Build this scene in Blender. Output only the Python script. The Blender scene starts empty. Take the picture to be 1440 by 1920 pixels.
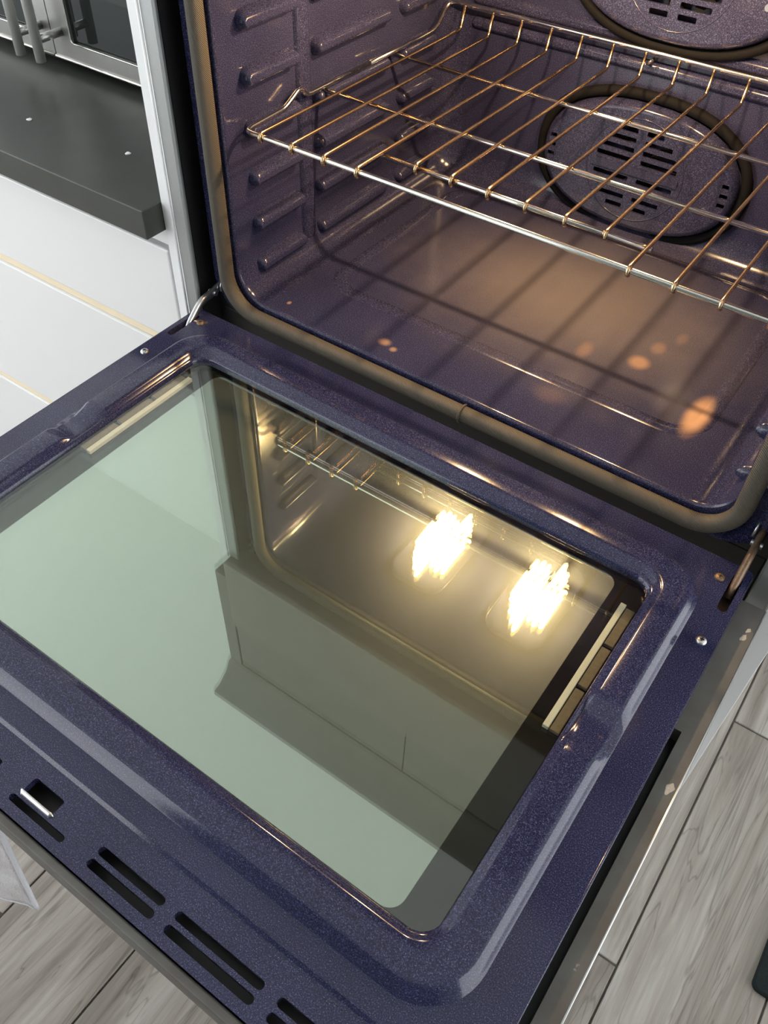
import bpy, bmesh, math, random
from mathutils import Vector, Matrix
from mathutils.geometry import delaunay_2d_cdt
random.seed(7)
S = bpy.context.scene
COL = S.collection
PI = math.pi

# ------------------------------------------------------------------ camera
cam = bpy.data.cameras.new('camera'); camo = bpy.data.objects.new('camera', cam); COL.objects.link(camo)
cam.sensor_fit = 'HORIZONTAL'; cam.sensor_width = 36.0; cam.lens = 40.2666
cam.clip_start = 0.01
rr = Vector((0.81639, 0.57683, 0.02758)); dd = Vector((0.43990, -0.59017, -0.67684)); ff = Vector((-0.37415, 0.56470, -0.73557))
rr.normalize(); ff.normalize(); uu = -(ff.cross(rr)).normalized()
M = Matrix((( rr.x, uu.x, -ff.x), (rr.y, uu.y, -ff.y), (rr.z, uu.z, -ff.z))).to_4x4()
M.translation = Vector((0.36999, -0.66239, 0.66275))
camo.matrix_world = M
S.camera = camo

# ------------------------------------------------------------------ world, exposure
w = bpy.data.worlds.new('daylight'); S.world = w; w.use_nodes = True
bg = w.node_tree.nodes['Background']
bg.inputs[0].default_value = (0.95, 0.975, 1.0, 1); bg.inputs[1].default_value = 3.0
S.view_settings.view_transform = 'Standard'; S.view_settings.look = 'None'
S.view_settings.gamma = 1.0; S.view_settings.use_curve_mapping = False
S.view_settings.exposure = 0.35
LAMP = 26.0; BULB = 5.6

# ------------------------------------------------------------------ materials
def newmat(name):
    m = bpy.data.materials.new(name); m.use_nodes = True
    return m, m.node_tree, m.node_tree.nodes['Principled BSDF']
def setp(b, **k):
    for n, v in k.items():
        b.inputs[n.replace('_', ' ')].default_value = v
def N(t, typ, **k):
    n = t.nodes.new(typ)
    for a, v in k.items():
        if a.startswith('i_'): n.inputs[a[2:].replace('_', ' ')].default_value = v
        else: setattr(n, a, v)
    return n
def simple(name, c, rough=.5, metal=0., bump=0., scale=200., var=0., spec=.5):
    m, t, b = newmat(name)
    b.inputs['Base Color'].default_value = (*c, 1); b.inputs['Roughness'].default_value = rough
    b.inputs['Metallic'].default_value = metal; b.inputs['Specular IOR Level'].default_value = spec
    tc = N(t, 'ShaderNodeTexCoord'); no = N(t, 'ShaderNodeTexNoise'); no.inputs['Scale'].default_value = scale; no.inputs['Detail'].default_value = 4
    t.links.new(tc.outputs['Object'], no.inputs['Vector'])
    if var:
        r = N(t, 'ShaderNodeMixRGB', blend_type='MIX')
        r.inputs[1].default_value = (*[x*(1-var) for x in c], 1); r.inputs[2].default_value = (*[min(1, x*(1+var)) for x in c], 1)
        t.links.new(no.outputs['Fac'], r.inputs[0]); t.links.new(r.outputs[0], b.inputs['Base Color'])
    if bump:
        bp = N(t, 'ShaderNodeBump'); bp.inputs['Strength'].default_value = bump; bp.inputs['Distance'].default_value = .001
        t.links.new(no.outputs['Fac'], bp.inputs['Height']); t.links.new(bp.outputs[0], b.inputs['Normal'])
    return m
def ramp(t, stops):
    r = N(t, 'ShaderNodeValToRGB'); e = r.color_ramp.elements
    while len(e) < len(stops): e.new(.5)
    for q, (p, c) in zip(e, stops):
        q.position = p; q.color = (*c, 1) if len(c) == 3 else c
    return r

def enamel(name, residue=False):
    """dark navy speckled porcelain; the cavity version carries a tan baked-on residue film and orange spots on its floor"""
    m, t, b = newmat(name)
    tc = N(t, 'ShaderNodeTexCoord')
    n1 = N(t, 'ShaderNodeTexNoise'); n1.inputs['Scale'].default_value = 1100; n1.inputs['Detail'].default_value = 2
    n2 = N(t, 'ShaderNodeTexNoise'); n2.inputs['Scale'].default_value = 9; n2.inputs['Detail'].default_value = 3
    for n in (n1, n2): t.links.new(tc.outputs['Object'], n.inputs['Vector'])
    r1 = ramp(t, [(.30, (.009, .009, .020)), (.48, (.018, .020, .056)), (.60, (.032, .037, .098)), (.74, (.13, .145, .25))])
    t.links.new(n1.outputs['Fac'], r1.inputs[0])
    mx = N(t, 'ShaderNodeMixRGB', blend_type='MULTIPLY'); mx.inputs[0].default_value = 1
    r2 = ramp(t, [(.3, (.82, .80, .85)), (.7, (1.12, 1.1, 1.1))])
    t.links.new(n2.outputs['Fac'], r2.inputs[0]); t.links.new(r1.outputs[0], mx.inputs[1]); t.links.new(r2.outputs[0], mx.inputs[2])
    col = mx.outputs[0]
    setp(b, Roughness=.13)
    b.inputs['Specular IOR Level'].default_value = .5
    if residue:
        # film of burnt-on residue: strongest in the middle of the cavity floor, broken up by noise
        geo = N(t, 'ShaderNodeNewGeometry'); sp = N(t, 'ShaderNodeSeparateXYZ'); t.links.new(geo.outputs['Position'], sp.inputs[0])
        def math_(op, a, bb=None, c=None, clamp=False):
            q = N(t, 'ShaderNodeMath', operation=op, use_clamp=clamp)
            for i, v in enumerate((a, bb, c)):
                if v is None: continue
                if isinstance(v, (int, float)): q.inputs[i].default_value = v
                else: t.links.new(v, q.inputs[i])
            return q.outputs[0]
        def blob(cx, cy, rx, ry, soft, amp=.7):
            dx = math_('DIVIDE', math_('SUBTRACT', sp.outputs[0], cx), rx); dy = math_('DIVIDE', math_('SUBTRACT', sp.outputs[1], cy), ry)
            d = math_('SQRT', math_('ADD', math_('MULTIPLY', dx, dx), math_('MULTIPLY', dy, dy)))
            nz = math_('MULTIPLY', math_('SUBTRACT', n3.outputs['Fac'], .5), amp)
            mr = N(t, 'ShaderNodeMapRange', interpolation_type='SMOOTHSTEP')
            mr.inputs['From Min'].default_value = 1.; mr.inputs['From Max'].default_value = 1. - soft
            t.links.new(math_('ADD', d, nz), mr.inputs['Value']); return mr.outputs[0]
        n3 = N(t, 'ShaderNodeTexNoise'); n3.inputs['Scale'].default_value = 16; n3.inputs['Detail'].default_value = 5
        t.links.new(tc.outputs['Object'], n3.inputs['Vector'])
        onfloor = math_('LESS_THAN', sp.outputs[2], .06)
        film = math_('MULTIPLY', math_('MULTIPLY', blob(.02, .30, .32, .24, .95, .3), onfloor), .41)
        film2 = math_('ADD', film, .02)
        m1 = N(t, 'ShaderNodeMixRGB'); m1.inputs[2].default_value = (.27, .23, .19, 1)
        t.links.new(film2, m1.inputs[0]); t.links.new(col, m1.inputs[1]); col = m1.outputs[0]
        spots = None  # orange ovals of varied strength mixed over the floor colour
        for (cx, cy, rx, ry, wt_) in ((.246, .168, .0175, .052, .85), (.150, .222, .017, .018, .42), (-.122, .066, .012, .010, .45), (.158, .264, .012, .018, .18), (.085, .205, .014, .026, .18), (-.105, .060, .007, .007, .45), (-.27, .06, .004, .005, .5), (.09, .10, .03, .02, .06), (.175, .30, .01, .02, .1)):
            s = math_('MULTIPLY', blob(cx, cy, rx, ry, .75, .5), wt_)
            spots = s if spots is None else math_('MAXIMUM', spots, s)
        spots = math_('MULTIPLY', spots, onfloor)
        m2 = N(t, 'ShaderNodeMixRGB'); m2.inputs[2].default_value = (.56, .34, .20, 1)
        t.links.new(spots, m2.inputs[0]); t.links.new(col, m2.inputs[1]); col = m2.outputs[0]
        rg = math_('ADD', .15, math_('MULTIPLY', film, .2)); t.links.new(rg, b.inputs['Roughness'])
    t.links.new(col, b.inputs['Base Color'])
    bp = N(t, 'ShaderNodeBump'); bp.inputs['Strength'].default_value = .025; bp.inputs['Distance'].default_value = .0006
    n4 = N(t, 'ShaderNodeTexNoise'); n4.inputs['Scale'].default_value = 260
    t.links.new(tc.outputs['Object'], n4.inputs['Vector']); t.links.new(n4.outputs['Fac'], bp.inputs['Height']); t.links.new(bp.outputs[0], b.inputs['Normal'])
    return m

MAT = {}
MAT['enamel'] = enamel('navy_speckled_enamel')
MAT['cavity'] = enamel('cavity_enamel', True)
MAT['chrome'] = simple('polished_rack_steel', (.80, .78, .74), .16, 1., var=.06, scale=60)
MAT['steel'] = simple('brushed_steel', (.62, .62, .62), .28, 1., var=.05, scale=90)
MAT['rusty'] = simple('rusty_steel', (.20, .135, .09), .5, .7, bump=.5, scale=400, var=.35)
MAT['trim'] = simple('satin_trim', (.36, .375, .37), .42, .6, var=.05)
MAT['handle'] = simple('satin_handle_steel', (.70, .70, .67), .42, .6, var=.05, scale=90)
MAT['toaster'] = simple('grey_toaster_steel', (.36, .355, .335), .36, .75, var=.06, scale=90)
MAT['panel'] = simple('warm_grey_panel', (.20, .185, .17), .35, .3, var=.06, scale=40)
MAT['black'] = simple('black_paint', (.012, .012, .012), .45, var=.3)
MAT['blackglass'] = simple('black_glass', (.010, .011, .010), .06, var=.3)
MAT['dark_element'] = simple('near_black_matte', (.004, .004, .005), .8, bump=.4, var=.4, spec=.2)  # near black for the painted shadow ring; fan blades share it
MAT['goldwire'] = simple('heat_tinted_wire', (.74, .54, .33), .22, 1., var=.12, scale=40)
MAT['shell'] = None
MAT['white'] = simple('white_lacquer', (.80, .80, .80), .32, var=.01, scale=20)
MAT['whitepanel'] = simple('white_panel', (.86, .87, .88), .25, var=.01, scale=20)
MAT['beige'] = simple('beige_rail', (.86, .74, .54), .5, var=.06, scale=30)
MAT['taupe'] = simple('taupe_front', (.16, .15, .135), .4, var=.12, scale=14)
MAT['worktop'] = simple('charcoal_worktop', (.056, .059, .053), .32, var=.2, scale=26, spec=.35)
MAT['wall'] = simple('white_wall', (.80, .83, .80), .75, bump=.15, var=.02, scale=60)
MAT['wall_grey'] = simple('dark_unseen_wall', (.16, .17, .18), .75, bump=.15, var=.03, scale=60)  # dark tone added to the unseen wall to darken reflections in the door rim
MAT['ceiling'] = simple('ceiling_paint', (.82, .84, .81), .85, bump=.15, var=.02, scale=60)
MAT['cream'] = simple('cream_ceramic', (.82, .74, .62), .55, var=.08, scale=150)
MAT['brownstrip'] = simple('brown_insulation', (.22, .16, .10), .8, bump=.6, var=.3, scale=300)
MAT['mat'] = simple('charcoal_mat', (.012, .016, .016), .95, bump=1., scale=500, var=.8, spec=.2)
MAT['grout'] = simple('dark_grout', (.13, .115, .10), .9, var=.2)

def gasket_mat():
    m, t, b = newmat('woven_gasket')
    tc = N(t, 'ShaderNodeTexCoord')
    wv = N(t, 'ShaderNodeTexWave', bands_direction='DIAGONAL'); wv.inputs['Scale'].default_value = 260; wv.inputs['Distortion'].default_value = .6
    t.links.new(tc.outputs['Object'], wv.inputs['Vector'])
    r = ramp(t, [(0, (.042, .036, .027)), (1, (.105, .088, .064))]); t.links.new(wv.outputs['Fac'], r.inputs[0]); t.links.new(r.outputs[0], b.inputs['Base Color'])
    bp = N(t, 'ShaderNodeBump'); bp.inputs['Strength'].default_value = .6; bp.inputs['Distance'].default_value = .0006
    t.links.new(wv.outputs['Fac'], bp.inputs['Height']); t.links.new(bp.outputs[0], b.inputs['Normal'])
    setp(b, Roughness=.6); return m
MAT['gasket'] = gasket_mat()

def shell_mat():
    m, t, b = newmat('grey_door_shell')
    tc = N(t, 'ShaderNodeTexCoord'); n = N(t, 'ShaderNodeTexNoise'); n.inputs['Scale'].default_value = 34; n.inputs['Detail'].default_value = 5
    t.links.new(tc.outputs['Object'], n.inputs['Vector'])
    r = ramp(t, [(.25, (.10, .088, .078)), (.55, (.125, .118, .108)), (.705, (.135, .128, .118)), (.725, (.42, .36, .30))])
    t.links.new(n.outputs['Fac'], r.inputs[0]); t.links.new(r.outputs[0], b.inputs['Base Color']); setp(b, Roughness=.5, Metallic=.1); return m
MAT['shell'] = shell_mat()
MAT['chip'] = simple('bare_metal_chip', (.46, .41, .36), .6, var=.25, scale=500)

def mix_glossy(name, base, gl, k, rough, transparent=False, haze=0., hazerough=.3):
    """pane: fresnel-weighted mirror over a base (a tinted see-through or a dull film), plus a faint broad haze lobe"""
    m, t, b = newmat(name); t.nodes.remove(b); out = t.nodes['Material Output']
    g = N(t, 'ShaderNodeBsdfGlossy'); g.inputs['Color'].default_value = (*gl, 1); g.inputs['Roughness'].default_value = rough
    if transparent:
        d = N(t, 'ShaderNodeBsdfTransparent'); d.inputs['Color'].default_value = (*base, 1)
    else:
        d = N(t, 'ShaderNodeBsdfDiffuse'); d.inputs['Color'].default_value = (*base, 1)
    src = d.outputs[0]
    if haze:
        h = N(t, 'ShaderNodeBsdfGlossy'); h.inputs['Color'].default_value = (1, 1, 1, 1); h.inputs['Roughness'].default_value = hazerough
        mh = N(t, 'ShaderNodeMixShader'); mh.inputs[0].default_value = haze
        t.links.new(src, mh.inputs[1]); t.links.new(h.outputs[0], mh.inputs[2]); src = mh.outputs[0]
    lw = N(t, 'ShaderNodeLayerWeight'); lw.inputs[0].default_value = .5
    pw = N(t, 'ShaderNodeMath', operation='POWER'); pw.inputs[1].default_value = 5.; t.links.new(lw.outputs['Facing'], pw.inputs[0])
    ma = N(t, 'ShaderNodeMath', operation='MULTIPLY_ADD', use_clamp=True); ma.inputs[1].default_value = .96 - k; ma.inputs[2].default_value = .04 + k
    t.links.new(pw.outputs[0], ma.inputs[0])
    mx = N(t, 'ShaderNodeMixShader'); t.links.new(ma.outputs[0], mx.inputs[0]); t.links.new(src, mx.inputs[1]); t.links.new(g.outputs[0], mx.inputs[2])
    t.links.new(mx.outputs[0], out.inputs[0]); return m
MAT['glass'] = mix_glossy('clear_door_glass', (.90, .93, .90), (1, 1, 1), .03, .0, True)
MAT['coated'] = mix_glossy('coated_inner_glass', (.15, .150, .135), (.90, .97, .92), .49, .008, False, .17, .27)
MAT['border'] = mix_glossy('black_printed_glass', (.012, .010, .008), (.9, .9, .85), .0, .05)
MAT['window'] = mix_glossy('smoked_glass', (.015, .018, .017), (.9, .95, .95), .04, .02)

def lens_mat():
    m, t, b = newmat('lit_lamp_lens'); t.nodes.remove(b)
    e = N(t, 'ShaderNodeEmission'); e.inputs[0].default_value = (1., .56, .21, 1); e.inputs[1].default_value = LAMP
    t.links.new(e.outputs[0], t.nodes['Material Output'].inputs[0]); return m
MAT['lens'] = lens_mat()

def plank_mat():
    m, t, b = newmat('wood_look_tile')
    tc = N(t, 'ShaderNodeTexCoord'); oi = N(t, 'ShaderNodeObjectInfo')
    off = N(t, 'ShaderNodeVectorMath', operation='SCALE'); off.inputs['Scale'].default_value = 37.
    cmb = N(t, 'ShaderNodeCombineXYZ')
    for i in range(3): t.links.new(oi.outputs['Random'], cmb.inputs[i])
    t.links.new(cmb.outputs[0], off.inputs[0])
    add = N(t, 'ShaderNodeVectorMath', operation='ADD'); t.links.new(tc.outputs['Object'], add.inputs[0]); t.links.new(off.outputs[0], add.inputs[1])
    mp = N(t, 'ShaderNodeMapping'); mp.inputs['Scale'].default_value = (9., .9, 1.); t.links.new(add.outputs[0], mp.inputs['Vector'])
    n1 = N(t, 'ShaderNodeTexNoise'); n1.inputs['Scale'].default_value = 1.6; n1.inputs['Detail'].default_value = 7; n1.inputs['Distortion'].default_value = 1.1; n1.inputs['Roughness'].default_value = .62
    mp2 = N(t, 'ShaderNodeMapping'); mp2.inputs['Scale'].default_value = (95., 4., 1.); t.links.new(add.outputs[0], mp2.inputs['Vector'])
    n2 = N(t, 'ShaderNodeTexNoise'); n2.inputs['Scale'].default_value = 1.5; n2.inputs['Detail'].default_value = 5
    mp3 = N(t, 'ShaderNodeMapping'); mp3.inputs['Scale'].default_value = (7., .55, 1.); t.links.new(add.outputs[0], mp3.inputs['Vector'])
    n3 = N(t, 'ShaderNodeTexNoise'); n3.inputs['Scale'].default_value = 2.2; n3.inputs['Detail'].default_value = 3; n3.inputs['Distortion'].default_value = 2.2
    t.links.new(mp.outputs[0], n1.inputs['Vector']); t.links.new(mp2.outputs[0], n2.inputs['Vector']); t.links.new(mp3.outputs[0], n3.inputs['Vector'])
    r1 = ramp(t, [(.28, (.135, .114, .094)), (.44, (.235, .205, .176)), (.58, (.325, .295, .262)), (.72, (.41, .388, .36))])
    t.links.new(n1.outputs['Fac'], r1.inputs[0])
    r2 = ramp(t, [(.30, (.74, .73, .73)), (.60, (1.04, 1.04, 1.04))]); t.links.new(n2.outputs['Fac'], r2.inputs[0])
    mx = N(t, 'ShaderNodeMixRGB', blend_type='MULTIPLY'); mx.inputs[0].default_value = .75; t.links.new(r1.outputs[0], mx.inputs[1]); t.links.new(r2.outputs[0], mx.inputs[2])
    # thin dark grain veins
    r3 = ramp(t, [(.485, (1, 1, 1)), (.500, (.58, .56, .55)), (.515, (1, 1, 1))]); t.links.new(n3.outputs['Fac'], r3.inputs[0])
    mx2 = N(t, 'ShaderNodeMixRGB', blend_type='MULTIPLY'); mx2.inputs[0].default_value = .8; t.links.new(mx.outputs[0], mx2.inputs[1]); t.links.new(r3.outputs[0], mx2.inputs[2])
    hs = N(t, 'ShaderNodeHueSaturation')
    mr = N(t, 'ShaderNodeMapRange'); mr.inputs['To Min'].default_value = .90; mr.inputs['To Max'].default_value = 1.08; t.links.new(oi.outputs['Random'], mr.inputs['Value'])
    t.links.new(mr.outputs[0], hs.inputs['Value']); t.links.new(mx2.outputs[0], hs.inputs['Color'])
    t.links.new(hs.outputs[0], b.inputs['Base Color']); setp(b, Roughness=.42)
    bp = N(t, 'ShaderNodeBump'); bp.inputs['Strength'].default_value = .12; bp.inputs['Distance'].default_value = .001
    t.links.new(n2.outputs['Fac'], bp.inputs['Height']); t.links.new(bp.outputs[0], b.inputs['Normal'])
    return m
MAT['plank'] = plank_mat()

def towel_mat():
    m, t, b = newmat('terry_cotton')
    tc = N(t, 'ShaderNodeTexCoord'); n = N(t, 'ShaderNodeTexNoise'); n.inputs['Scale'].default_value = 420; n.inputs['Detail'].default_value = 3
    n2 = N(t, 'ShaderNodeTexNoise'); n2.inputs['Scale'].default_value = 26
    for q in (n, n2): t.links.new(tc.outputs['Object'], q.inputs['Vector'])
    r = ramp(t, [(.3, (.55, .50, .50)), (.6, (.72, .70, .71))]); t.links.new(n2.outputs['Fac'], r.inputs[0]); t.links.new(r.outputs[0], b.inputs['Base Color'])
    bp = N(t, 'ShaderNodeBump'); bp.inputs['Strength'].default_value = .9; bp.inputs['Distance'].default_value = .002
    t.links.new(n.outputs['Fac'], bp.inputs['Height']); t.links.new(bp.outputs[0], b.inputs['Normal']); setp(b, Roughness=.95)
    return m
MAT['towel'] = towel_mat()
MAT['hem'] = simple('towel_hem', (.66, .66, .70), .9, bump=.6, scale=600, var=.15)

# ------------------------------------------------------------------ helpers
def link(name, me, mat, parent=None, loc=(0, 0, 0), smooth=False):
    o = bpy.data.objects.new(name, me); COL.objects.link(o)
    if mat is not None and len(me.materials) == 0: me.materials.append(MAT[mat])
    if smooth:
        for p in me.polygons: p.use_smooth = True
    o.location = loc
    if parent is not None:
        o.parent = parent
        if parent.type == 'EMPTY': o.location = Vector(loc) - parent.location
    return o
def tag(o, label=None, cat=None, group=None, kind=None):
    if label: o['label'] = label
    if cat: o['category'] = cat
    if group: o['group'] = group
    if kind: o['kind'] = kind
    return o
def empty(name, loc, label, cat, group=None):
    o = bpy.data.objects.new(name, None); COL.objects.link(o); o.location = loc; o.empty_display_size = .05
    return tag(o, label, cat, group)
def mesh(name, v, f):
    me = bpy.data.meshes.new(name); me.from_pydata([tuple(p) for p in v], [], f); me.update(); return me
def box_me(name, x0, x1, y0, y1, z0, z1, bev=0., seg=2):
    bm = bmesh.new(); bmesh.ops.create_cube(bm, size=1)
    for q in bm.verts: q.co = ((x0+x1)/2 + q.co.x*(x1-x0), (y0+y1)/2 + q.co.y*(y1-y0), (z0+z1)/2 + q.co.z*(z1-z0))
    if bev: bmesh.ops.bevel(bm, geom=bm.edges[:], offset=bev, segments=seg, profile=.5, affect='EDGES')
    me = bpy.data.meshes.new(name); bm.to_mesh(me); bm.free(); return me
def box(name, mat, parent, x0, x1, y0, y1, z0, z1, bev=.0015):
    return link(name, box_me(name, x0, x1, y0, y1, z0, z1, bev), mat, parent)
def boxes_me(name, bl):
    """several boxes as one rigid frame piece"""
    v = []; f = []
    for (x0, x1, y0, y1, z0, z1) in bl:
        b0 = len(v)
        v += [(x, y, z) for x in (x0, x1) for y in (y0, y1) for z in (z0, z1)]
        f += [[b0+i for i in q] for q in ((0, 1, 3, 2), (4, 6, 7, 5), (0, 4, 5, 1), (2, 3, 7, 6), (0, 2, 6, 4), (1, 5, 7, 3))]
    return mesh(name, v, f)
def tube_me(name, pts, r, n=10, closed=False, smooth=True, flat=None):
    P = [Vector(p) for p in pts]; L = len(P); v = []; f = []
    up = None
    for i, p in enumerate(P):
        a = P[(i-1) % L] if (closed or i > 0) else p; b = P[(i+1) % L] if (closed or i < L-1) else p
        tg = (b - a).normalized()
        if up is None: up = tg.orthogonal().normalized() if flat is None else Vector(flat)
        up = (up - tg*up.dot(tg)).normalized(); sd = tg.cross(up)
        # widen at mitred corners
        ri = r(i/(L-1)) if callable(r) else r
        ra, rb = ri if isinstance(ri, tuple) else (ri, ri)
        for k in range(n):
            an = 2*PI*k/n; v.append(p + up*(ra*math.cos(an)) + sd*(rb*math.sin(an)))
    m = L if closed else L-1
    for i in range(m):
        for k in range(n):
            a = i*n+k; b = i*n+(k+1) % n; c = ((i+1) % L)*n+(k+1) % n; d = ((i+1) % L)*n+k
            f.append((a, b, c, d))
    if not closed: f.append(tuple(range(n))[::-1]); f.append(tuple(range((L-1)*n, L*n)))
    me = mesh(name, v, f)
    if smooth:
        for p in me.polygons: p.use_smooth = len(p.vertices) == 4
    return me
def fillet(pts, rad, n=5):
    """round the inner corners of a polyline"""
    P = [Vector(p) for p in pts]; out = [P[0]]
    for i in range(1, len(P)-1):
        a, b, c = P[i-1], P[i], P[i+1]; d1 = (a-b); d2 = (c-b)
        r = min(rad, d1.length*.45, d2.length*.45); p1 = b + d1.normalized()*r; p2 = b + d2.normalized()*r
        for k in range(n+1):
            t = k/n; out.append(p1*(1-t)**2 + b*2*t*(1-t) + p2*t*t)
    out.append(P[-1]); return out
def rrect(x0, x1, y0, y1, r, nc=8, ns=1):
    """closed loop of 2D points, counter-clockwise from the bottom-right corner"""
    pts = []
    cs = [(x1-r, y0+r, -PI/2), (x1-r, y1-r, 0), (x0+r, y1-r, PI/2), (x0+r, y0+r, PI)]
    for i, (cx, cy, a0) in enumerate(cs):
        arc = [(cx + r*math.cos(a0 + PI/2*k/nc), cy + r*math.sin(a0 + PI/2*k/nc)) for k in range(nc+1)]
        pts += arc
        nx, ny, na = cs[(i+1) % 4]; e = (nx + r*math.cos(na), ny + r*math.sin(na)); s = arc[-1]
        for k in range(1, ns): pts.append((s[0]+(e[0]-s[0])*k/ns, s[1]+(e[1]-s[1])*k/ns))
    return pts
def loft_me(name, loops, cap_end=False, cap_start=False, smooth=True, closed=False):
    n = len(loops[0]); v = [p for l in loops for p in l]; f = []
    R_ = len(loops) if closed else len(loops)-1
    for i in range(R_):
        for k in range(n):
            a = i*n+k; b = i*n+(k+1) % n; j = (i+1) % len(loops); f.append((a, b, j*n+(k+1) % n, j*n+k))
    if cap_end: f.append(tuple(range((len(loops)-1)*n, len(loops)*n)))
    if cap_start: f.append(tuple(range(n))[::-1])
    me = mesh(name, v, f)
    if smooth:
        for p in me.polygons: p.use_smooth = len(p.vertices) == 4
    return me
def capsule2(x0, x1, y0, y1, n=6):
    r = min(x1-x0, y1-y0)/2*.999
    return rrect(x0, x1, y0, y1, r, n)
def plate_me(name, outer, holes, to3, depth, rim=0.0):
    """flat plate with holes; to3(u, v, d) maps plate coords and depth below the face to 3D; hole and outer walls go down by depth"""
    bm = bmesh.new(); pv = []; pe = []
    for lp in [outer] + holes:
        k0 = len(pv); pv += [Vector(p) for p in lp]; pe += [(k0+i, k0+(i+1) % len(lp)) for i in range(len(lp))]
    cv, _, cf, _, _, _ = delaunay_2d_cdt(pv, pe, [], 0, 1e-7)
    vs = [bm.verts.new(to3(p[0], p[1], 0)) for p in cv]
    def inside(u, v, lp):
        c = False
        for i in range(len(lp)):
            (ax, ay), (bx, by) = lp[i], lp[i-1]
            if (ay > v) != (by > v) and u < (bx-ax)*(v-ay)/(by-ay)+ax: c = not c
        return c
    for q in cf:
        u = sum(cv[i][0] for i in q)/len(q); v = sum(cv[i][1] for i in q)/len(q)
        if inside(u, v, outer) and not any(inside(u, v, h) for h in holes): bm.faces.new([vs[i] for i in q])
    for lp in [outer] + holes:
        a = [bm.verts.new(to3(u, v, 0)) for (u, v) in lp]; b = [bm.verts.new(to3(u, v, depth)) for (u, v) in lp]
        for i in range(len(lp)):
            j = (i+1) % len(lp); bm.faces.new((a[i], a[j], b[j], b[i]))
    bmesh.ops.recalc_face_normals(bm, faces=bm.faces[:])
    me = bpy.data.meshes.new(name); bm.to_mesh(me); bm.free(); return me

ZF = -0.78      # kitchen floor level; the open oven door's inner face is z = 0
# ------------------------------------------------------------------ the setting
fl = tag(link('floor', boxes_me('floor', [(-2.7, 2.5, -2.4, 2.4, ZF-.05, ZF-.004)]), 'grout'), kind='structure')
PW = .2063; GAP = .0036; PL = 1.2
plank_mesh = box_me('plank', -PW/2+GAP/2, PW/2-GAP/2, -PL/2+GAP/2, PL/2-GAP/2, -.010, 0, .0012, 1); plank_mesh.materials.append(MAT['plank'])
for k in range(-15, 10):
    xc = .476 - PW/2 + k*PW
    joint = {0: -.119, 1: .403, -3: .18, -4: -.32 + .9}.get(k, (k*.437) % PL)
    y = joint - 3*PL
    while y < 2.3:
        yc = y + PL/2
        if -2.3 < yc < 2.3:
            link('plank', plank_mesh, None, fl, (xc, yc, ZF))
        y += PL
tag(box('ceiling', 'ceiling', None, -2.7, 2.5, -2.4, 2.4, 1.62, 1.70, 0), kind='structure')
tag(box('wall_back', 'wall', None, -2.7, .50, .64, .74, ZF, 1.62, 0), kind='structure')
tag(link('wall_front', boxes_me('wall_front', [(-2.8, 2.5, -2.5, -2.4, ZF, -.45), (-2.8, 2.5, -2.5, -2.4, 1.45, 1.62), (-2.8, -2.5, -2.5, -2.4, -.45, 1.45), (-.75, 2.5, -2.5, -2.4, -.45, 1.45)]), 'wall_grey'), kind='structure')  # unseen wall added to shape the light; opening lets daylight onto the drawers
tag(link('wall_rear', boxes_me('wall_rear', [(.50, 2.5, 2.4, 2.5, ZF, 1.62), (.45, .50, .74, 2.4, ZF, 1.62)]), 'wall'), kind='structure')
tag(link('wall_left', boxes_me('wall_left', [(-2.8, -2.7, -2.4, .74, ZF, -.45), (-2.8, -2.7, -2.4, .74, 1.45, 1.62), (-2.8, -2.7, -2.4, -2.2, -.45, 1.45), (-2.8, -2.7, .45, .74, -.45, 1.45)]), 'wall'), kind='structure')
tag(link('wall_right', boxes_me('wall_right', [(2.5, 2.6, -2.4, 2.4, ZF, -.45), (2.5, 2.6, -2.4, 2.4, 1.40, 1.62), (2.5, 2.6, -2.4, -1.1, -.45, 1.40), (2.5, 2.6, 2.0, 2.4, -.45, 1.40)]), 'wall'), kind='structure')

# ------------------------------------------------------------------ tall oven cabinet
XO = .428; XI = .4065; YF = .010
tc_ = empty('tall_cabinet', (0, .3, ZF), 'tall white oven housing with dark taupe top standing around the blue oven', 'cabinet')
box('side_panel', 'whitepanel', tc_, -XO, -XI, YF, .62, ZF, .575, .001)
box('side_panel', 'whitepanel', tc_, XI, XO, YF, .62, ZF, .575, .001)
box('back_panel', 'white', tc_, -XI, XI, .615, .62, ZF, .575, 0)
box('lower_front', 'white', tc_, -XI+.002, XI-.002, YF, YF+.02, ZF+.10, -.115, .0015)
box('toe_kick', 'white', tc_, -XI+.002, XI-.002, .06, .075, ZF, ZF+.10, .001)
box('top_frame', 'taupe', tc_, -.437, -.407, -.006, .62, .576, .87, .001)
box('top_frame', 'taupe', tc_, .407, .437, -.006, .62, .576, .87, .001)
box('top_front', 'taupe', tc_, -.405, -.001, -.004, .015, .725, .868, .001)
box('top_front', 'taupe', tc_, .001, .405, -.004, .015, .725, .868, .001)
cr = []
for (p, z) in ((0, .87), (.004, .88), (.010, .915), (.024, .965), (.034, .99), (.036, 1.005), (0, 1.005)):
    cr.append([(-.437-p, -.006-p, z), (.437+p, -.006-p, z), (.437+p, .62, z), (-.437-p, .62, z)])
link('crown_moulding', loft_me('crown_moulding', cr, True, True, smooth=False), 'taupe', tc_)

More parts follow.
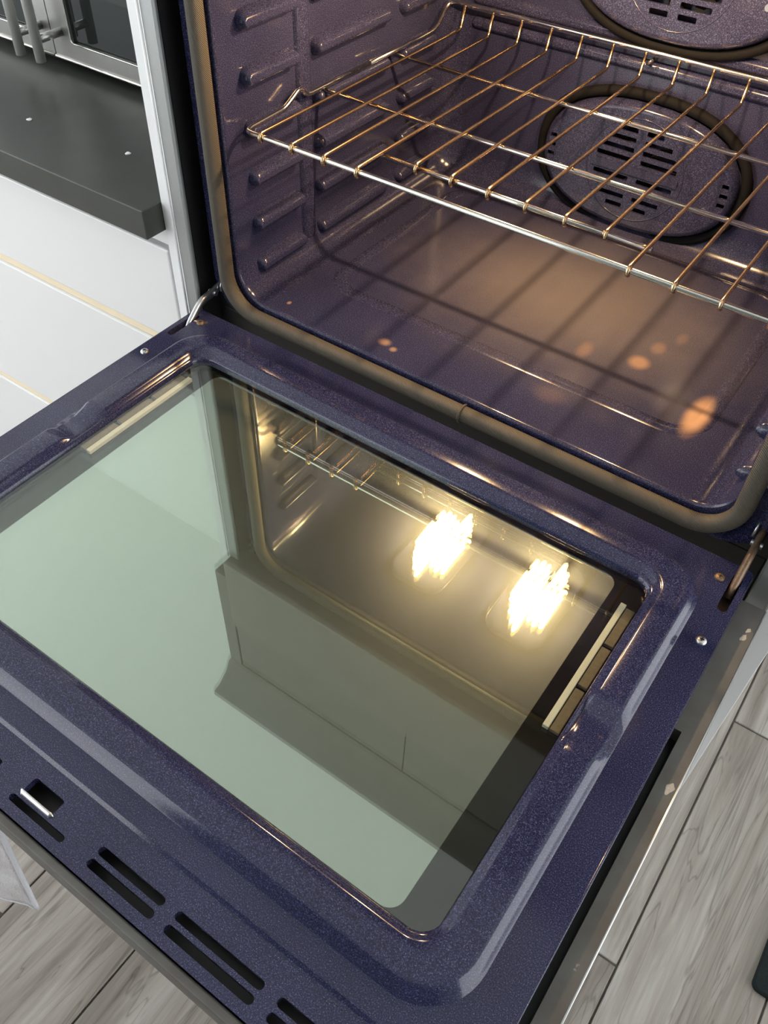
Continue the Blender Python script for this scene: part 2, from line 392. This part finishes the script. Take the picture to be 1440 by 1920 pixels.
# ------------------------------------------------------------------ wall oven: chassis
ov = empty('wall_oven', (0, .25, -.10), 'built-in oven with navy speckled enamel interior and its door dropped open', 'oven')
box('trim_strip', 'trim', ov, -.4045, -.3825, .006, .013, -.11, .520, .0025)
box('trim_return', 'black', ov, -.4040, -.3832, .0135, .055, -.11, .520, 0)
box('trim_strip', 'trim', ov, .3825, .4045, .006, .013, -.11, .520, .0025)
box('trim_return', 'black', ov, .3832, .4040, .0135, .055, -.11, .520, 0)
link('trim_bead', tube_me('trim_bead', [(-.4052, .0045, -.11), (-.4052, .0045, .520)], .0016, 8), 'whitepanel', ov)
link('trim_bead', tube_me('trim_bead', [(.4052, .0045, -.11), (.4052, .0045, .520)], .0016, 8), 'whitepanel', ov)
box('control_panel', 'panel', ov, -.4045, .4045, -.012, .04, .524, .72, .003)
box('base_vent', 'black', ov, -.382, .382, .045, .06, -.11, -.02, .001)

# black front frame with the cavity opening cut out of it
CX, CZ0, CZ1, CR = .330, .020, .502, .042
to_front = lambda yy: (lambda u, v, d: (u, yy+d, v))
link('front_frame', plate_me('front_frame', rrect(-.3825, .3825, -.11, .5235, .002, 2), [rrect(-.366, .366, -.004, .518, .05, 10)], to_front(.046), .01), 'black', ov)
flange = plate_me('front_flange', rrect(-.3745, .3745, -.012, .5225, .05, 10), [rrect(-CX-.0015, CX+.0015, CZ0-.0015, CZ1+.0015, CR, 10)], to_front(.034), .001)
link('front_flange', flange, 'enamel', ov)

# cavity liner: lofted rounded box with coved back
loops = []
for (y, ins, r) in ((.0335, -.0025, CR+.0025), (.0350, -.0008, CR+.0008), (.0375, 0, CR), (.0410, 0, CR), (.050, 0, CR), (.12, 0, CR), (.30, 0, CR), (.475, 0, CR), (.490, .004, CR), (.502, .013, CR-.004), (.508, .026, CR-.010), (.510, .040, .028)):
    loops.append([(x, y, z) for (x, z) in rrect(-CX+ins, CX-ins, CZ0+ins, CZ1-ins, r, 8, 12)])
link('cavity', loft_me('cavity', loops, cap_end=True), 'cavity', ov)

# embossed bead around the cavity floor
b0 = rrect(-.258, .258, .128, .468, .040, 8)
bead = []
for (off, z) in ((-.010, CZ0-.0003), (-.0088, CZ0+.0006), (.0088, CZ0+.0006), (.010, CZ0-.0003)):
    bead.append([(x, y, z) for (x, y) in rrect(-.258-off, .258+off, .128-off, .468+off, .040+off, 10, 2)])
link('floor_bead', loft_me('floor_bead', bead), 'cavity', ov)

# woven door gasket
gl = [(x, .0235, z) for (x, z) in rrect(-.3415, .3415, .0065, .512, .048, 12, 10)]
link('door_gasket', tube_me('door_gasket', gl, .0098, 14, closed=True), 'gasket', ov)
link('gasket_clip', tube_me('gasket_clip', [(.0195+.0105*0, .0235+.0108*math.cos(a), .0065+.0108*math.sin(a)) for a in [PI*k/8+PI*.3 for k in range(9)]], .0016, 6), 'gasket', ov)

# rack ribs pressed into the side walls
def rib_me(name, y0, y1, sgn):
    hz = .0085; lp = []
    for (t, q) in ((1.35, 0.), (1.05, .008), (.62, .0135), (.25, .0145)):
        lp.append([(sgn*q, y, z) for (y, z) in rrect(y0-.003*t, y1+.003*t, -hz*t, hz*t, hz*t*.97, 5)])
    return loft_me(name, lp, cap_end=True)
ribm = {}
for s in (-1, 1):
    for (a, b) in ((.072, .158), (.198, .345), (.385, .46)):
        ribm[(s, a)] = rib_me('rack_rib', a, b, -s); ribm[(s, a)].materials.append(MAT['cavity'])
for k in range(7):
    zc = .050 + .058*k
    for s in (-1, 1):
        for a in (.072, .198, .385): link('rack_rib', ribm[(s, a)], None, ov, (s*(CX+.0005), 0, zc))
for s in (-1, 1):
    lp = []
    for (t, q) in ((1.2, 0.), (1., .004), (.6, .006)):
        lp.append([(s*(CX-q), y, z) for (y, z) in rrect(.177-.011*t, .177+.011*t, .05-.01*t, .42+.01*t, .0105*t, 5)])
    link('wall_channel', loft_me('wall_channel', lp, cap_end=True), 'cavity', ov)

# pressed ledges across the back wall
for (z, hgt) in ((.272, .006), (.242, .006)):
    lp = []
    for (t, q) in ((1.5, 0.), (1., .005), (.4, .007)):
        lp.append([(x, .5102-q, zz) for (x, zz) in rrect(-.285-.002*t, .285+.002*t, z-hgt*t, z+hgt*t, hgt*t*.95, 5)])
    link('wall_ledge', loft_me('wall_ledge', lp, cap_end=True), 'cavity', ov)

# fan covers
def ell(cx, cz, rx, rz, n=48, p=2.3):
    o = []
    for k in range(n):
        a = 2*PI*k/n; c, s = math.cos(a), math.sin(a)
        o.append((cx + rx*math.copysign(abs(c)**(2/p), c), cz + rz*math.copysign(abs(s)**(2/p), s)))
    return o
def fan_cover(cz):
    holes = []
    for i in range(-4, 5):
        z = cz + i*.0132; half = math.sqrt(max(0, .062**2 - (i*.0132)**2))
        if i == 0: continue
        for s in (-1, 1):
            a, b = sorted((s*.0065, s*max(.02, half-.002))); holes.append(rrect(a, b, z-.0036, z+.0036, .0015, 2))
    for s in (-1, 1):
        for q in (-1, 0, 1): holes.append(rrect(s*.1285-.0065, s*.1285+.0065, cz+.003+q*.013-.003, cz+.003+q*.013+.003, .001, 2))
    YC = .486
    c = link('fan_cover', plate_me('fan_cover', ell(0, cz, .133, .077), holes, to_front(YC), .003), 'cavity', ov)
    lp = []
    for (g, d) in ((0, 0), (.003, .0006), (.006, .003), (.0085, .008), (.009, .014)):
        lp.append([(x, YC+d, z) for (x, z) in ell(0, cz, .133+g, .077+g)])
    link('rim', loft_me('rim', lp), 'cavity', c)
    link('centre_ring', tube_me('centre_ring', [(x, YC+.0004, z) for (x, z) in ell(0, cz, .070, .070, 40, 2.)], .0013, 6, closed=True), 'cavity', c)
    link('crossbar', boxes_me('crossbar', [(-.064, .064, YC-.0025, YC, cz-.0052, cz+.0052)]), 'cavity', c)
    link('heater_shadow_ring', tube_me('heater_shadow_ring', [(x, .503, z) for (x, z) in ell(0, cz, .150, .094, 48)], .0072, 8, closed=True), 'dark_element', ov)  # heating ring in near black, standing in for the shadow around the cover
    for s in (-1, 1): link('screw', tube_me('screw', [(s*.108, YC-.0025, cz-.022), (s*.108, YC, cz-.022)], .004, 10, smooth=False), 'steel', c)
    # fan blades behind the slots
    fb = []
    for k in range(8):
        a = 2*PI*k/8; fb.append(Vector((.02*math.cos(a), .498, cz+.02*math.sin(a))))
    v = []; f = []
    for k in range(8):
        a = 2*PI*k/8; b0_ = len(v)
        for (r, da, y) in ((.012, -.2, .494), (.012, .2, .504), (.055, .12, .504), (.055, -.28, .494)):
            v.append((r*math.cos(a+da), y, cz + r*math.sin(a+da)))
        f.append((b0_, b0_+1, b0_+2, b0_+3))
    link('fan_blade', mesh('fan_blade', v, f), 'dark_element', c)
fan_cover(.117); fan_cover(.365)
# small hook screw in the middle of the back wall
link('hook_screw', tube_me('hook_screw', fillet([(-.02, .505, .250), (-.02, .494, .250), (-.012, .488, .258)], .004), .0022, 8), 'steel', ov)

# two ribbed lamp lenses in the cavity roof
for s in (-1, 1):
    hx = .0975*s; LZ = CZ1 - .004
    base = link('lamp_housing', loft_me('lamp_housing', [[(x, y, LZ+d) for (x, y) in rrect(hx-.05-g, hx+.05+g, .135-g, .335+g, .03, 6)] for (g, d) in ((.004, .005), (.004, 0), (0, -.001))], cap_end=True), 'cavity', ov)
    for i in range(-3, 4):
        xx = hx + i*.0112; L0 = .072*math.sqrt(1-(i/4.1)**2); sh = .010*((i*3) % 4 - 1.5)
        zc = LZ - .005 - .006*(1-(i/4)**2)
        pts = [(xx, .235+sh + L0*q, zc + .008*q*q) for q in (-1, -.92, -.6, 0, .6, .92, 1)]
        link('lens_rib', tube_me('lens_rib', pts, lambda t: .0046*max(.35, min(1, 7*min(t, 1-t)+.35)), 8), 'lens', base)
    bl = bpy.data.lights.new('bulb', 'POINT'); bl.energy = BULB; bl.color = (1., .67, .36); bl.shadow_soft_size = .005
    bo = bpy.data.objects.new('bulb', bl); COL.objects.link(bo); bo.parent = base; bo.location = (hx, .235, LZ - .026)

# ------------------------------------------------------------------ oven door (open, lying flat)
DX, DY0, DY1 = .3785, -.592, 0.
hinge = [capsule2(s*.367-.005, s*.367+.005, -.066, -.012) for s in (-1, 1)]
NS = 40
base_loop = rrect(-.3455, .3455, -.521, -.029, .050, 10, NS)
rear = rrect(-DX, DX, -.540, DY1, .006, 3)
door = link('door', plate_me('door', rear, [base_loop] + hinge, lambda u, v, d: (u, v, -d), .010), 'enamel', ov)
tag(door, 'open oven door in speckled navy enamel around a glass window')
def dip(x, y):
    if abs(x) < .297: return 1.
    d = abs(y + .2555); return .25 + .75*max(0., min(1., (d-.0165)/.006))
pl = []
for (hx, y0, y1, r, z) in ((.3455, -.521, -.029, .050, 0.), (.3447, -.5202, -.0298, .0495, .0006), (.3430, -.5185, -.0315, .049, .0030), (.3375, -.5120, -.0375, .045, .0092), (.3360, -.5100, -.0392, .044, .0102), (.3335, -.5075, -.0420, .042, .0106),
                            (.3130, -.4885, -.0590, .030, .0106), (.3105, -.4860, -.0625, .027, .0100), (.3085, -.4840, -.0660, .025, .0082), (.3060, -.4815, -.0705, .022, .0046), (.3050, -.4805, -.0718, .021, .0040), (.3040, -.4797, -.0730, .021, .0038), (.3022, -.4780, -.0752, .020, .0006), (.3016, -.4776, -.0760, .0195, -.006)):
    lp = []
    for (x, y) in rrect(-hx, hx, y0, y1, r, 10, NS):
        k = dip(x, y) if hx > .3055 and z > .001 else 1.
        lp.append((x, y, z*k))
    pl.append(lp)
link('raised_rim', loft_me('raised_rim', pl), 'enamel', door)
# lower strip with the cooling slots and latch opening
FZ = -.0035
slots = []
for (a, b) in ((.0585, .1275), (.1395, .2235), (.2365, .300)):
    for s in (-1, 1):
        for yy in (-.5685, -.5798):
            x0, x1 = sorted((s*a, s*b)); x0 -= 0; slots.append(capsule2(x0, x1, yy-.0036, yy+.0036, 4))
slots.append(capsule2(-.0315, .0315, -.5835, -.5775, 4))
slots.append(rrect(-.0265, .0085, -.5725, -.5585, .003, 3))
strip = link('vent_strip', plate_me('vent_strip', rrect(-DX, DX, DY0, -.545, .004, 3), slots, lambda u, v, d: (u, v, FZ-d), .007), 'enamel', door)
link('strip_step', loft_me('strip_step', [[(-DX, y, z), (DX, y, z), (DX, y, z-.006), (-DX, y, z-.006)] for (y, z) in ((-.5395, 0.), (-.5410, -.0004), (-.5440, -.0034), (-.5455, FZ))], smooth=False), 'enamel', door)
link('latch_plate', tube_me('latch_plate', fillet([(-.026, -.5735, -.006), (-.026, -.5735, -.0025), (.0085, -.5735, -.0025), (.0085, -.5735, -.006)], .002), (.0012, .003), 8), 'steel', door)
box('slot_backing', 'black', door, -.34, .34, -.590, -.548, -.030, -.026, 0)
for s in (-1, 1):
    box('hinge_pocket', 'rusty', door, s*.367-.008, s*.367+.008, -.072, -.006, -.024, -.018, 0)
# skirt of the enamel pan and the grey outer shell of the door
link('pan_skirt', boxes_me('pan_skirt', [(-DX, -DX+.001, DY0+.004, -.004, -.022, -.002), (DX-.001, DX, DY0+.004, -.004, -.022, -.002), (-DX+.004, DX-.004, DY0, DY0+.001, -.016, -.006)]), 'enamel', door)
for s in (-1, 1):
    a, b = sorted((s*.379, s*.4045)); c, d = sorted((s*.3865, s*.4045))
    link('shell_side', boxes_me('shell_side', [(a, b, -.19, -.012, -.052, -.030), (c, d, -.599, -.19, -.052, -.030)]), 'shell', door)
    link('edge_bead', tube_me('edge_bead', [(s*(DX-.0008), -.588, -.0045), (s*(DX-.0008), -.550, -.0040), (s*(DX-.0008), -.536, -.0014), (s*(DX-.0008), -.006, -.0014)], .0016, 8), 'enamel', door)
    link('shell_edge', tube_me('shell_edge', [(s*.4045, -.599, -.031), (s*.4045, -.012, -.031)], .0012, 8), 'steel', door)
box('shell_front', 'shell', door, -.4045, .4045, -.6000, -.5925, -.042, -.0085, .0015)
link('shell_gap', boxes_me('shell_gap', [(-.400, .400, -.599, -.010, -.052, -.048)]), 'black', door)
# glazing
box('glass_pane', 'glass', door, -.3014, .3014, -.4772, -.0762, -.0030, -.0008, 0)
link('coated_pane', mesh('coated_pane', [(x, y, -.0092) for (x, y) in rrect(-.2695, .2695, -.4745, -.0800, .014, 6)], [tuple(range(28))]), 'coated', door)
link('black_border', plate_me('black_border', rrect(-.3014, .3014, -.4772, -.0762, .012, 3), [rrect(-.2695, .2695, -.4745, -.0800, .014, 6)], lambda u, v, d: (u, v, -.0092-d), .001), 'border', door)
for s in (-1, 1):
    a, b = sorted((s*.2845, s*.2905)); box('glass_spacer', 'cream', door, a, b, -.272, -.110, -.0088, -.0036, .0006)
    a, b = sorted((s*.2915, s*.3005))
    for i in range(3): box('spacer_pad', 'brownstrip', door, a, b, -.272+i*.0545, -.222+i*.0545, -.0088, -.0042, .0006)
# screws
for (x, y) in ((.3515, -.0265), (.3645, -.110), (-.3515, -.0235), (-.3645, -.110)):
    sc = link('screw', loft_me('screw', [[(x+r*math.cos(2*PI*k/14), y+r*math.sin(2*PI*k/14), z) for k in range(14)] for (r, z) in ((.0054, 0), (.0052, .0012), (.0040, .0024), (.002, .003))], cap_end=True), 'steel' if abs(x) > .36 else 'rusty', door)
    link('screw_slot', boxes_me('screw_slot', [(x-.0022, x+.0022, y-.0005, y+.0005, .0027, .0032), (x-.0005, x+.0005, y-.0022, y+.0022, .0027, .0032)]), 'black', sc)
# paint chips on the grey shell
for (x, y, r, e, ph) in ((.3985, -.2475, .0042, 1.7, 0.), (.3978, -.046, .0024, 1.6, 1.), (.3966, -.057, .0030, 1.9, 2.)):
    link('paint_chip', mesh('paint_chip', [(x+r*(.8+.2*math.sin(3*a+ph))*math.cos(a)+.0008*math.sin(a), y+r*e*(.85+.15*math.cos(4*a+ph))*math.sin(a), -.0297) for a in [2*PI*k/20 for k in range(20)]], [tuple(range(20))]), 'chip', door)
# hinge arms
for s in (-1, 1):
    arm = fillet([(s*.367, -.036, -.012), (s*.367, -.020, .002), (s*.367, -.002, .0165), (s*.367, .020, .018), (s*.367, .046, .026)], .012, 5)
    h = link('hinge_arm', tube_me('hinge_arm', arm, (.0062, .0040), 8, flat=(0, 0, 1)), 'rusty' if s > 0 else 'steel', ov)
    link('hinge_pin', tube_me('hinge_pin', [(s*.367-.006, .020, .018), (s*.367+.006, .020, .018)], .0034, 10, smooth=False), 'steel', h)
    link('hinge_spring', tube_me('hinge_spring', [(s*.360 + .0, .034+.006*math.cos(a), .022+.010*math.sin(a)) for a in [PI*1.3*k/9 - .6 for k in range(10)]], .0016, 8), 'steel', h)
for (s, z) in ((-1, .085), (1, .085), (-1, .215)):
    link('frame_screw', tube_me('frame_screw', [(s*.3545, .029, z), (s*.3545, .040, z)], .0042, 10, smooth=False), 'steel', ov)
# bar handle under the door
box('handle_post', 'steel', door, -.335, -.315, -.590, -.566, -.098, -.052, .003); box('handle_post', 'steel', door, .315, .335, -.590, -.566, -.098, -.052, .003)
link('handle_bar', tube_me('handle_bar', [(-.37, -.578, -.106), (.37, -.578, -.106)], .011, 16), 'steel', door)

# ------------------------------------------------------------------ wire rack on the fourth rib
RZ = .2365; RW = .0021
rk = empty('oven_rack', (0, .27, RZ), 'shiny wire oven rack with a stepped front edge resting in the oven', 'oven rack')
BZ = RZ - .0052
link('frame_bar', tube_me('frame_bar', fillet([(-.3185, .300, RZ), (-.3185, .205, RZ), (-.3185, .170, RZ), (-.3185, .158, RZ+.012), (-.3185, .138, RZ+.002), (-.3185, .127, RZ-.003), (-.3185, .057, BZ), (.3185, .057, BZ), (.3185, .127, RZ-.003), (.3185, .138, RZ+.002), (.3185, .158, RZ+.012), (.3185, .170, RZ), (.3185, .205, RZ), (.3185, .300, RZ)], .012, 5), .0032, 10), 'chrome', rk)
link('frame_bar', tube_me('frame_bar', fillet([(-.3185, .300, RZ), (-.3185, .455, RZ), (-.3185, .490, RZ+.031), (.3185, .490, RZ+.031), (.3185, .455, RZ), (.3185, .300, RZ)], .014, 5), .0030, 10), 'chrome', rk)
link('cross_bar', tube_me('cross_bar', [(-.160, .104, BZ), (.160, .104, BZ)], .0030, 10), 'chrome', rk)
link('cross_bar', tube_me('cross_bar', [(-.3185, .206, BZ), (.3185, .206, BZ)], .0030, 10), 'chrome', rk)
link('cross_bar', tube_me('cross_bar', [(-.3185, .358, BZ), (.3185, .358, BZ)], .0030, 10), 'chrome', rk)
def wire(yf):
    r = .0052
    hook = [(0, yf + r*math.cos(a)*1., BZ + r*math.sin(a)) for a in [-.9 - PI*.55*k/6*1.3 for k in range(7)][::-1]]
    hook = [(0, yf + .0052*math.cos(a), BZ + .0052*math.sin(a)) for a in [-.6*PI + 0, -.72*PI, -.84*PI, -.96*PI, -1.08*PI, -1.2*PI, -1.32*PI, -1.44*PI]]
    pts = hook + fillet([(0, yf+.006, RZ), (0, .482, RZ), (0, .492, RZ+.034)], .005, 4)
    me = tube_me('wire', pts, RW, 8); me.materials.append(MAT['goldwire']); return me
wa, wb = wire(.057), wire(.104)
for i in range(14):
    link('wire', wa if i < 4 or i > 9 else wb, None, rk, (-.2925 + .045*i, 0, 0))

# ------------------------------------------------------------------ drawer unit, worktop
du = empty('drawer_unit', (-.98, .3, ZF), 'white handleless drawer cabinet under the charcoal worktop', 'cabinet')
X0, X1 = -2.2, -.4300
box('carcass', 'white', du, X0, X1, .030, .60, ZF+.09, .0895, 0)
for z in (-.1005, -.405): box('grip_rail', 'beige', du, X0, X1-.002, .0145, .0298, z-.0078, z+.0078, .001)
box('top_rail', 'white', du, X0, X1, .014, .0295, .066, .0890, .001)
for (z0, z1) in ((-.0925, .0600), (-.397, -.1085), (-.690, -.413)):
    box('drawer_front', 'white', du, X0, X1-.0015, .010, .0295, z0, z1, .0025)
box('toe_kick', 'white', du, X0, X1, .07, .085, ZF, ZF+.0895, 0)
wt = box('worktop', 'worktop', None, X0, -.4285, -.0215, .638, .0900, .1290, .0015)
tag(wt, 'dark charcoal worktop slab overhanging the white drawers', 'worktop')

# ------------------------------------------------------------------ french-door countertop oven on the worktop
YT = .222; ZB = .143; GX = -.864
to = empty('countertop_oven', (GX, .38, .129), 'stainless countertop oven with two bar handles standing on the charcoal worktop', 'toaster oven')
box('body', 'toaster', to, GX-.262, GX+.262, YT+.020, .56, ZB, ZB+.30, .006)
for (fx, fy) in ((-.23, .25), (.23, .25), (-.23, .53), (.23, .53)):
    link('foot', tube_me('foot', [(GX+fx, fy, .1292), (GX+fx, fy, ZB)], .014, 12, smooth=False), 'black', to)
for s in (-1, 1):
    xi, xo = GX + s*.001, GX + s*.260
    def bb(a, b, y0, y1, z0, z1): x0, x1 = sorted((a, b)); return (x0, x1, y0, y1, z0, z1)
    d = link('door', boxes_me('door', [bb(xi, xi+s*.043, YT, YT+.018, ZB, ZB+.29), bb(xo-s*.02, xo, YT, YT+.018, ZB, ZB+.29), bb(xi+s*.043, xo-s*.02, YT, YT+.018, ZB, ZB+.028), bb(xi+s*.043, xo-s*.02, YT, YT+.018, ZB+.25, ZB+.29)]), 'toaster', to)
    a, b = sorted((xi+s*.043, xo-s*.02)); box('window', 'window', d, a, b, YT+.005, YT+.012, ZB+.028, ZB+.25, 0)
    link('window_bead', tube_me('window_bead', [(x, YT-.0002, z) for (x, z) in rrect(a, b, ZB+.028, ZB+.25, .006, 4)], .0014, 6, closed=True), 'chrome', d)
    link('bottom_bead', tube_me('bottom_bead', [(xi, YT-.001, ZB+.0015), (xo, YT-.001, ZB+.0015)], .0026, 8), 'chrome', d)
    hx = GX + s*.023
    link('handle', tube_me('handle', [(hx, YT-.046, ZB+.010), (hx, YT-.046, ZB+.27)], .0078, 16), 'handle', d)
    for zz in (ZB+.040, ZB+.245): link('standoff', tube_me('standoff', [(hx, YT-.044, zz), (hx, YT, zz)], .0062, 12), 'steel', d)
# crumb rack glimpsed behind the right window
v_ = boxes_me('tray_rail', [(GX+.06, GX+.235, YT+.0135, YT+.016, ZB+.098, ZB+.103)]); link('tray_rail', v_, 'chrome', to)

# ------------------------------------------------------------------ dish towel over the handle
def towel():
    nu, nv = 34, 40; v = []; f = []
    x1 = -.088; wid = .30
    prof = []
    for j in range(nv+1):
        t = j/nv                                  # 0 back hem .. 1 front hem
        if t < .35: q = t/.35; prof.append((-.5655 + .004*(1-q), -.26 + .154*q))
        elif t < .5: a = PI*(t-.35)/.15; prof.append((-.578 + .0125*math.cos(a), -.106 + .0125*math.sin(a)))
        else: q = (t-.5)/.5; prof.append((-.5905 - .0175*q, -.106 - .195*q))
    for j, (y, z) in enumerate(prof):
        t = j/nv
        for i in range(nu+1):
            u = i/nu; k = max(0., t-.45)/.55
            x = x1 - wid*u - .006*k*math.sin(u*9) ; amp = .010*k + .002
            yy = y - (.5-.5*math.cos(u*24))*amp*1.3*(1 if t > .45 else -.3)
            zz = z + .012*k*k*math.sin(u*5) - .004*k*k
            v.append((x, yy, zz))
    W_ = nu+1
    for j in range(nv):
        for i in range(nu): f.append((j*W_+i, j*W_+i+1, (j+1)*W_+i+1, (j+1)*W_+i))
    me = mesh('dish_towel', v, f)
    o = link('dish_towel', me, 'towel', None, smooth=True)
    sm = o.modifiers.new('thickness', 'SOLIDIFY'); sm.thickness = .004; sm.offset = 0
    tag(o, 'pale grey cotton dish towel hanging below the oven door edge', 'towel')
    hem = tube_me('hem', [Vector(v[nv*W_+i]) for i in range(W_)], (.0034, .0026), 6)
    link('hem', hem, 'hem', o)
    hem2 = tube_me('hem', [Vector(v[j*W_]) for j in range(nv//2+1, nv+1)], (.0030, .0026), 6); link('hem', hem2, 'hem', o)
towel()

# ------------------------------------------------------------------ mat on the floor
ml = [[(x, y, ZF+z) for (x, y) in rrect(.6545-g, 1.40+g, -.028-g, .45+g, .012, 4)] for (g, z) in ((0, .0005), (0, .008), (-.002, .0105))]
mt = link('floor_mat', loft_me('floor_mat', ml, True, True, smooth=False), 'mat')
tag(mt, 'dark charcoal textured mat lying on the wood-look tiles', 'mat')

# ------------------------------------------------------------------ crumbs on the worktop
for (x, y, lab) in ((-.741, .064, 'tiny white crumb on the worktop in front of the bar handles'), (-.556, .076, 'tiny white crumb on the worktop near the white oven housing')):
    lp = [[(x+r*(1+.3*math.sin(3*a+x*90))*math.cos(a), y+r*1.5*(1+.25*math.cos(2*a))*math.sin(a), .1291+z) for a in [2*PI*k/10 for k in range(10)]] for (r, z) in ((.0032, 0), (.0034, .0009), (.0022, .0019), (.0008, .0023))]
    tag(link('crumb', loft_me('crumb', lp, True, True), 'white'), lab, 'crumb', 'crumbs on the worktop')
